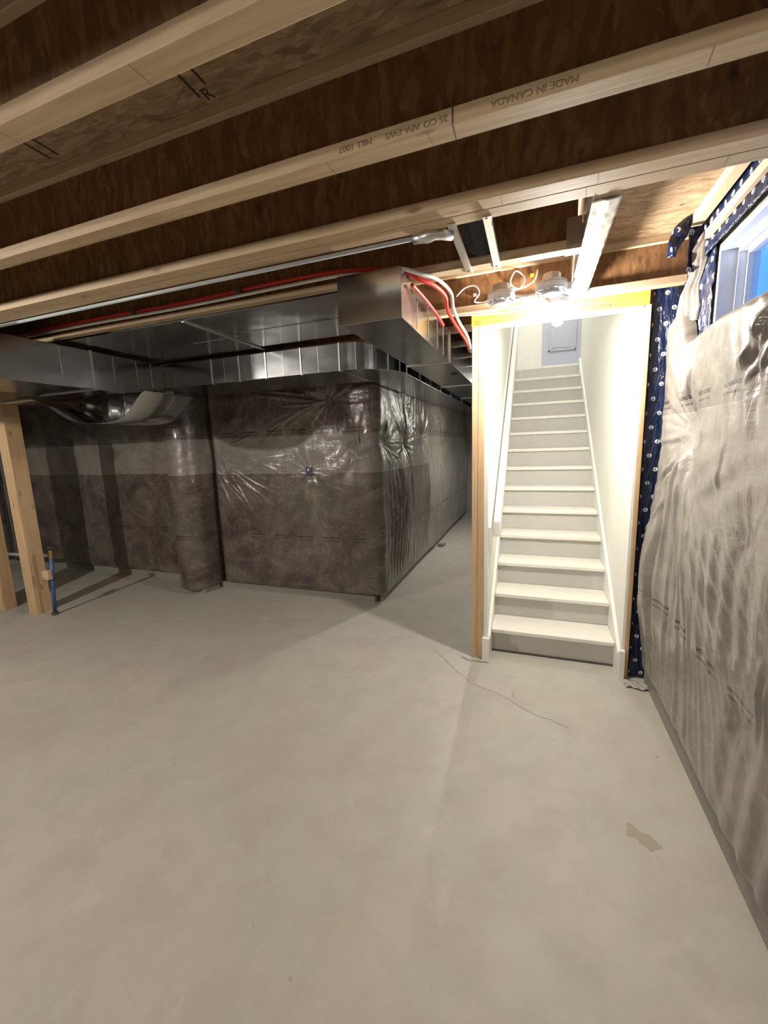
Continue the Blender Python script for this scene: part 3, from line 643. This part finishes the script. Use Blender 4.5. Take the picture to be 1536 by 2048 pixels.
# A : supply trunk with capped end, hanging under the joists
dA = thing('supply_duct', 'square galvanised duct with a capped end facing the viewer', 'duct', (-.735, 1.9, 2.18))
A = (-.89, -.58, 1.90, 2.18, 2.394)
kid(B(A[0], A[1], 1.905, 3.05, A[3], A[4]), 'trunk', M['metal'], dA, bevel=.003)
kid(B(A[0]-.004, A[1]+.004, 1.897, 1.905, A[3]-.004, A[4]+.002), 'end_cap', M['metal'], dA, bevel=.002)
kid(B(A[0]-.002, A[1]+.003, 3.052, 8.8, A[3]-.003, A[4]), 'trunk', M['metal'], dA, bevel=.003)
for yy in (3.05, 4.3, 5.5): kid(B(A[0]-.007, A[1]+.010, yy-.009, yy+.009, A[3]-.009, A[4]), 'drive_cleat', M['metal_s'], dA, bevel=.003)
for yy in (2.18, 2.42, 2.66, 2.84): kid(B(A[1]-.0, A[1]+.0025, yy-.0018, yy+.0018, A[3]+.01, A[4]-.01), 'crease', M['metal_s'], dA)
kid(B(A[1]-.002, A[1]+.0012, 2.092, 2.096, A[3]+.002, A[4]-.004), 'joint_gap', M['iron'], dA)
kid(MB().tube([(-.66, 3.55, 2.1765), (-.60, 3.55, 2.1765)], .012, 8), 'knockout', M['iron'], dA)
# D : L shaped trunk with rounded elbow under the joists
yD, zD0, zD1 = 2.89, 2.166, 2.364
dD = thing('return_duct', 'low galvanised duct rounding the wall corner with a curved elbow', 'duct', (-1.4, yD, zD0))
kid(B(-3.085, -1.372, yD, yD+.60, zD0, zD1), 'trunk', M['metal'], dD, bevel=.003)
outer = arc(-1.37, yD+.40, .40, -90, 0, 20); inner = [(-1.36, yD+.42), (-1.36, yD+.60), (-1.37, yD+.60)]
kid(MB().prism([(-1.372, yD)]+outer[1:]+[(-.97, yD+.60)]+inner[1:], zD0, zD1, 'z'), 'elbow', M['metal'], dD, bevel=.003)
kid(B(-1.36, -.97, yD+.602, 9.2, zD0, zD1), 'trunk', M['metal'], dD, bevel=.003)
for xx in (-2.56, -2.28, -2.02, -1.70, -1.372): kid(B(xx-.007, xx+.007, yD-.006, yD+.02, zD0-.004, zD1+.002), 'drive_cleat', M['metal_s'], dD, bevel=.002)
for xx in (-2.43, -2.15, -1.86, -1.55): kid(B(xx-.0015, xx+.0015, yD-.0025, yD, zD0+.006, zD1-.006), 'crease', M['metal_s'], dD)
for a in (-72, -54, -36, -18, 0):
    x_, y_ = -1.37+.402*cos(radians(a)), yD+.40+.402*sin(radians(a))
    kid(MB().tube([(x_, y_, zD0+.002), (x_, y_, zD1-.002)], .0035, 6), 'crease', M['metal_s'], dD)
for yy in (3.7, 4.1, 4.6, 5.2, 6.0, 7.0, 8.0): kid(B(-.972, -.965, yy-.007, yy+.007, zD0, zD1), 'crease', M['metal_s'], dD)
# C : side trunk on the left
xC2 = -3.09
dC = thing('branch_duct', 'deep galvanised duct along the left, running back to the low duct', 'duct', (-3.4, 1.2, 2.087))
kid(MB().prism([(1.25, 2.087), (2.50, 2.087), (2.888, 2.160), (2.888, 2.364), (1.25, 2.364)], xC2-.60, xC2, 'x'), 'trunk', M['metal'], dC, bevel=.003)
kid(B(-6.5, xC2-.602, 1.25, 1.85, 2.087, 2.364), 'trunk', M['metal'], dC, bevel=.003)
for yy in (2.03, 2.42, 2.62, 2.76): kid(B(xC2-.002, xC2+.003, yy-.003, yy+.003, 2.16, 2.355), 'crease', M['metal_s'], dC)
kid(B(xC2-.62, xC2+.004, 2.24, 2.262, 2.08, 2.368), 'drive_cleat', M['metal_s'], dC, bevel=.002)
# B : sheet metal panning under the joists
zB = ZJ-.014
pn = thing('joist_panning', 'wide flat sheet metal panning nailed under the joists at left', 'sheet metal', (-2, 2.4, zB))
for x0, x1, nm in ((-3.19, -2.02, 0), (-2.005, -.897, 1)):
    kid(B(x0, x1, 2.062, 2.885 if nm == 0 else 2.80, zB, zB+.012), 'sheet', M['metal'], pn, bevel=.001)
kid(B(-2.025, -2.0, 2.064, 2.88, zB-.008, zB), 'standing_seam', M['metal_s'], pn, bevel=.002)
kid(B(-3.19, -2.03, 2.50, 2.506, zB-.002, zB+.001), 'crease', M['iron'], pn); kid(B(-1.99, -.9, 2.42, 2.426, zB-.002, zB+.001), 'crease', M['iron'], pn)
kid(B(-1.31, -1.21, 2.40, 2.415, zB-.003, zB+.001), 'slot', M['iron'], pn)
# curved sheet hanging below the left duct
def trough():
    K = [(-4.5, 2.083), (-4.1, 2.083), (-3.88, 2.075), (-3.72, 2.03), (-3.58, 1.955), (-3.42, 1.88), (-3.22, 1.847), (-3.0, 1.847), (-2.86, 1.875), (-2.76, 1.94), (-2.69, 2.0), (-2.64, 2.035), (-2.61, 2.045)]
    o = []
    for i in range(len(K)-1):
        p0, p1, p2, p3 = [Vector(K[min(max(i+d_, 0), len(K)-1)]) for d_ in (-1, 0, 1, 2)]
        for k in range(4):
            t_ = k/4; o.append(tuple(.5*((2*p1)+(-p0+p2)*t_+(2*p0-5*p1+4*p2-p3)*t_**2+(-p0+3*p1-3*p2+p3)*t_**3)))
    return o+[K[-1]]
q = MB(); pr = trough(); y0_, y1_ = 2.26, 2.72
for yy in (y0_, (y0_+y1_)/2, y1_):
    for p in pr: q.v.append((p[0]-.0, yy, p[1]))
n_ = len(pr)
for a in range(2):
    for k in range(n_-1): q.f.append((a*n_+k, a*n_+k+1, (a+1)*n_+k+1, (a+1)*n_+k))
o = q.build('curved_sheet', M['metal'], smooth=True); sd = o.modifiers.new('s', 'SOLIDIFY'); sd.thickness = .002
cs = o
q = MB(); n_ = 120
for i in range(n_+1):
    u_ = i/n_; x_ = -3.80+1.12*u_; y_ = 2.58+.028*sin(30*u_+1)+.006*sin(77*u_+1)
    zb = float(np.interp(x_, [p[0] for p in pr], [p[1] for p in pr]))+.004
    q.v += [(x_, y_, zb), (x_, y_+.01, 2.082)]
for i in range(n_): q.f.append((2*i, 2*i+2, 2*i+3, 2*i+1))
o = q.build('boot', M['metal_s'], cs, smooth=True); sd = o.modifiers.new('s', 'SOLIDIFY'); sd.thickness = .002; o = cs
tag(o, 'curved galvanised sheet sagging like a scoop below the left duct', 'sheet metal')
# ---------------------------------------------------------------- pipes and cables
def pipe(name, pts, rad, mat, label, cat='pipe', seg=8, smooth_pts=True):
    P_ = [Vector(p) for p in pts]
    if smooth_pts and len(P_) > 2:
        Q = []
        for i in range(len(P_)-1):
            p0, p1, p2, p3 = P_[max(i-1, 0)], P_[i], P_[i+1], P_[min(i+2, len(P_)-1)]
            for k in range(6):
                t_ = k/6; Q.append(.5*((2*p1)+(-p0+p2)*t_+(2*p0-5*p1+4*p2-p3)*t_**2+(-p0+3*p1-3*p2+p3)*t_**3))
        Q.append(P_[-1]); P_ = Q
    return tag(MB().tube(P_, rad, seg).build(name, mat, smooth=True), label, cat)
pipe('conduit', [(-3.3, 1.672, 2.386), (-.46, 1.672, 2.386)], .009, M['grey'], 'long thin grey pipe along the back of the doubled joist')
o = tag(MB().tube([(-.455, 1.672, 2.383), (-.42, 1.672, 2.383), (-.40, 1.675, 2.386), (-.37, 1.68, 2.388), (-.35, 1.70, 2.395), (-.315, 1.72, 2.40)], [.017, .019, .024, .018, .02, .026], 12).build('pipe_fitting', M['metal_s'], smooth=True), 'crumpled foil fitting joining the thin pipe to the black duct', 'fitting')
pipe('red_pipe', [(-3.6, 2.040, 2.47), (-2.8, 2.035, 2.478), (-2.0, 2.04, 2.474), (-1.3, 2.035, 2.484), (-.95, 2.03, 2.476), (-.72, 2.02, 2.445), (-.60, 1.995, 2.415), (-.535, 2.03, 2.378), (-.48, 2.12, 2.372), (-.45, 2.26, 2.36), (-.455, 2.35, 2.32), (-.45, 2.55, 2.295), (-.425, 2.80, 2.255), (-.43, 3.0, 2.23)], .0105, M['red'], 'red water pipe running over the duct and down its right side')
pipe('white_pipe', [(-3.6, 2.030, 2.447), (-2.8, 2.025, 2.450), (-2.0, 2.03, 2.448), (-1.3, 2.025, 2.453), (-.95, 2.02, 2.452), (-.72, 2.0, 2.422), (-.60, 1.97, 2.41), (-.52, 2.0, 2.388), (-.455, 2.10, 2.386), (-.42, 2.26, 2.372), (-.425, 2.36, 2.325), (-.425, 2.55, 2.300), (-.409, 2.78, 2.265), (-.419, 2.99, 2.22)], .009, M['wpex'], 'white water pipe strapped beside the red one')
pipe('red_pipe', [(-.563, 2.03, 2.355), (-.545, 2.14, 2.34), (-.52, 2.3, 2.31), (-.50, 2.45, 2.27)], .009, M['red'], 'short red pipe loop pressed against the duct side')
for i, x in enumerate((-2.35, -1.55)): tag(B(x-.012, x+.012, 2.012, 2.056, 2.455, 2.495).build('pipe_clip', M['iron'], bevel=.003), ('dark clip holding the red pipe, further from the capped duct', 'dark clip holding the red pipe, nearer to the capped duct')[i], 'clip', 'pipe clips')
cab = [(-.47, 2.72, 2.50), (-.42, 2.72, 2.54), (-.36, 2.72, 2.545), (-.33, 2.72, 2.50), (-.36, 2.72, 2.455), (-.30, 2.72, 2.445), (-.24, 2.62, 2.44), (-.19, 2.50, 2.425)]
pipe('cable', cab, .0045, M['wpex'], 'white cable looping to the left detector', 'cable')
pipe('cable', [(-.16, 2.48, 2.42), (-.10, 2.66, 2.47), (-.07, 2.72, 2.54), (-.12, 2.72, 2.59), (-.15, 2.72, 2.53), (-.10, 2.72, 2.49), (-.02, 2.72, 2.52), (.0, 2.72, 2.58)], .0045, M['wpex'], 'white cable looping up between the two detectors', 'cable')
pipe('cable', [(-.12, 2.45, 2.372), (-.05, 2.47, 2.366), (.02, 2.46, 2.372)], .006, M['wpex'], 'straight white cable between the two detectors', 'cable')
pipe('cable', [(-.47, 2.705, 2.385), (-.32, 2.70, 2.372), (-.15, 2.70, 2.365), (.0, 2.70, 2.375), (.06, 2.705, 2.385)], .006, M['wpex'], 'white cable sagging under the joist beside the bulb', 'cable')
# corrugated black duct + straps
q = MB(); n_ = 20; rings = []; rr_ = []
for i in range(n_*2+1): rings.append((0, 1.70+.33*i/(n_*2), 0)); rr_.append(.064 if i % 2 else .052)
q.tube(rings, rr_, 20); q.v = [(-.238+p[0]*1.0, p[1], 2.478+p[2]*.85) for p in q.v]
tag(q.build('flexible_duct', M['black']), 'black corrugated flexible duct held between two steel straps', 'duct')
for i, x in enumerate((-.302, -.174)):
    t = thing('steel_strap', ('narrow steel strap left of the black corrugated duct', 'narrow steel strap right of the black corrugated duct')[i], 'strap', (x, 1.65, ZJ-.004), 'steel straps under the corrugated duct')
    kid(B(x-.016, x+.016, 1.648, 2.112, ZJ-.0045, ZJ-.0015), 'strip', M['metal_s'], t); kid(B(x+.013, x+.016, 1.68, 2.112, ZJ-.022, ZJ-.004), 'lip', M['metal_s'], t)
    for yy in (1.66, 2.095): kid(MB().tube([(x-.004, yy, ZJ-.008), (x-.004, yy, ZJ-.004)], .005, 8), 'screw', M['metal_s'], t)
# detectors
def detector(x, y, z, R_, label):
    t = thing('smoke_detector', label, 'detector', (x, y, z), 'round white detectors near the bulb')
    kid(MB().lathe((x, y, z), [(R_*.30, -.050), (R_*.52, -.048), (R_*.60, -.042), (R_*.62, -.034)], 32), 'sensor_cap', M['wplas'], t, smooth=False)
    kid(MB().lathe((x, y, z), [(R_*.70, -.036), (R_*.96, -.034), (R_, -.026), (R_, -.008), (R_*.98, -.002), (R_*.9, 0)], 40), 'housing', M['wplas'], t)
    kid(MB().lathe((x, y, z), [(R_*.97, .0), (R_*.97, .009), (R_*.9, .010)], 40), 'base_ring', M['wplas'], t)
    for k in range(24):
        a = 2*pi*k/24; cx_, cy_ = x+R_*.80*cos(a), y+R_*.80*sin(a)
        if k % 2: continue
        kid(MB().tube([(x+R_*.72*cos(a), y+R_*.72*sin(a), z-.0365), (x+R_*.92*cos(a), y+R_*.92*sin(a), z-.0355)], .0022, 6), 'slot', M['iron'], t)
    kid(MB().lathe((x, y, z), [(.045, .010), (.045, .05), (.04, .052)], 8), 'mounting_box', M['metal_s'], t)
    kid(B(x-.012, x+.012, 2.10, 2.72, z+.052, z+.055) if z+.052 > ZJ+.2 else B(x-.012, x+.012, y, 2.72, z+.040, z+.044), 'bar', M['metal_s'], t)
detector(-.182, 2.455, 2.385, .072, 'smaller round white detector, left one, over the doorway')
detector(.068, 2.430, 2.390, .078, 'larger round white detector, right one, close to the cross beam')
tag(B(.135, .168, 2.44, 2.50, 2.36, 2.395).build('junction_box', M['wplas'], bevel=.003), 'small white junction box between right detector and cross beam', 'box')
for i, (x, z) in enumerate(((-.36, 2.50), (-.155, 2.525), (-.03, 2.56))):
    tag(B(x-.010, x+.010, 2.734, 2.7436, z-.008, z+.008).build('web_sticker', M['yellow'] if i == 2 else M['wplas']), ('small pale sticker inside the left cable loop', 'small pale sticker between the cable loops', 'small yellow sticker right of the cable loops')[i], 'sticker')
# bulbs
LL = {'door': 'bare bulb glowing brightly above the stair doorway', 'room': 'bare bulb under the ceiling at the far left, behind the viewer', 'hall': 'added fill bulb straight behind the viewer', 'corridor': 'bare bulb in the corridor, hidden behind the stair wall', 'upper': 'round ceiling bulb in the upper hall'}
for i, (nm, (x, y, z), stg, colr) in enumerate(LAMPS):
    t = thing('light_bulb', LL[nm], 'lamp', (x, y, z+.115))
    kid(MB().lathe((x, y, z), [(.022, .045), (.024, .07), (.052, .085), (.056, .105), (.052, .115)], 28), 'lamp_holder', M['wplas'], t)
    kid(MB().lathe((x, y, z), [(.004, -.032), (.016, -.029), (.026, -.018), (.030, -.003), (.028, .012), (.020, .030), (.014, .044)], 24), 'bulb', mk_bulb(i, stg, colr), t, smooth=True)
    if nm == 'door': kid(B(x-.055, x+.055, y-.05, y+.09, z+.115, 2.3995), 'ceiling_box', M['metal_s'], t)
    if nm in ('room', 'hall'): kid(B(x-.09, x+.09, y-.25, y+.25, z+.115, z+.13), 'backing_board', M['flange'], t)
# ---------------------------------------------------------------- left posts and pipe
t = thing('lumber_post', 'built up lumber post beside the blue pipe at left', 'post', (-4.83, 2.6, 0))
kid(B(-4.90, -4.862, 2.53, 2.67, 0, 2.395), 'stud', M['post'], t, bevel=.002); kid(B(-4.860, -4.822, 2.53, 2.67, 0, 2.395), 'stud', M['post'], t, bevel=.002); kid(B(-4.820, -4.765, 2.53, 2.67, 0, 2.395), 'stud', M['post'], t, bevel=.002)
t = thing('lumber_post', 'second lumber post cut off by the left picture edge', 'post', (-5.35, 2.55, 0))
kid(B(-5.60, -5.35, 2.50, 2.62, 0, 2.395), 'stud', M['post'], t, bevel=.002); kid(B(-5.348, -5.26, 2.50, 2.62, 0, 2.395), 'stud', M['post'], t, bevel=.002)
t = thing('standpipe', 'slim blue water pipe with brass valve and wood block beside the left post', 'pipe', (-4.585, 2.585, 0))
X_, Y_ = -4.585, 2.585
kid(MB().tube([(X_, Y_, .0), (X_, Y_, .03)], .03, 10), 'floor_flange', M['iron'], t)
kid(MB().tube([(X_, Y_, .02), (X_+.085, Y_, .62)], .017, 10), 'pipe', M['bpipe'], t, smooth=True)
kid(MB().tube([(X_+.083, Y_, .60), (X_+.095, Y_, .69)], .018, 8), 'valve_body', M['brass'], t)
kid(MB().tube([(X_+.05, Y_, .71), (X_+.14, Y_, .71)], .009, 8), 'valve_handle', M['iron'], t)
kid(B(X_+.005, X_+.095, Y_-.06, Y_-.022, .395, .485), 'wood_block', M['flange'], t, bevel=.002)
pipe('drain_pipe', [(-7.3, 3.45, .26), (-6.1, 3.45, .30)], .022, M['wpex'], 'white horizontal drain pipe low behind the posts', smooth_pts=False)
# ---------------------------------------------------------------- floor marks
def ribbon(pts, w_, z=.0012, seed=0):
    rs = random.Random(seed); P_ = []
    for i in range(len(pts)-1):
        for k in range(9):
            a = k/9; P_.append(Vector((pts[i][0]*(1-a)+pts[i+1][0]*a+rs.uniform(-.007, .007), pts[i][1]*(1-a)+pts[i+1][1]*a+rs.uniform(-.007, .007), z)))
    q = MB(); 
    for i, p in enumerate(P_):
        t_ = (P_[min(i+1, len(P_)-1)]-P_[max(i-1, 0)]).normalized(); n = Vector((-t_.y, t_.x, 0)); w2 = w_*rs.uniform(.3, 1)
        q.v += [tuple(p-n*w2), tuple(p+n*w2)]
    for i in range(len(P_)-1): q.f.append((2*i, 2*i+1, 2*i+3, 2*i+2))
    return q
fl = bpy.data.objects['floor']
ribbon([(-.69, 2.948), (-.512, 2.732), (-.365, 2.578), (-.131, 2.475), (.019, 2.366), (.256, 2.281)], .0022, seed=3).build('crack', M['crackm'], fl)
ribbon([(-.09, 2.55), (-.08, 2.47)], .0025, seed=5).build('crack', M['crackm'], fl)
sp = [(.418, 1.733), (.436, 1.728), (.440, 1.708), (.462, 1.697), (.478, 1.700), (.488, 1.684), (.510, 1.655), (.500, 1.645), (.482, 1.640), (.470, 1.622), (.462, 1.638), (.440, 1.648), (.428, 1.672), (.405, 1.663), (.400, 1.684), (.412, 1.700), (.408, 1.716)]
sp = [(.455+(a-.455)*1.12, 1.68+(b-1.68)*1.08) for a, b in sp]
q = MB(); pts = []
for i in range(len(sp)):
    a, b_ = sp[i], sp[(i+1) % len(sp)]
    for k in range(4): pts.append((a[0]+(b_[0]-a[0])*k/4+random.uniform(-.003, .003), a[1]+(b_[1]-a[1])*k/4+random.uniform(-.003, .003), .0008))
q.v = pts; q.f = [tuple(range(len(pts)))]; q.build('stain', M['stain'], fl)
for lab, (x, y, s_) in zip(('tiny white chip on the floor beside the right wall',), ((.62, 2.19, .010),)): tag(MB().lathe((x, y, 0), [(s_, 0), (s_*.7, .004), (s_*.2, .006)], 6).build('paint_chip', M['wplas']), lab, 'debris')
tag(ribbon([(-.47, 2.90), (-.40, 2.86), (-.30, 2.87), (-.27, 2.86)], .006, .004, 8).build('wood_sliver', M['conc_d']), 'thin dark sliver at the foot of the door stud', 'debris')
tag(MB().tube([(-1.385, 6.2, .03), (-1.31, 6.22, .03), (-1.29, 6.30, .028)], [.02, .028, .02], 8).build('rag', M['conc_d'], smooth=True), 'small dark rag on the corridor floor by the blanket', 'debris')
for o in bpy.data.objects:
    for k in ('_rel', '_base'):
        if k in o: del o[k]
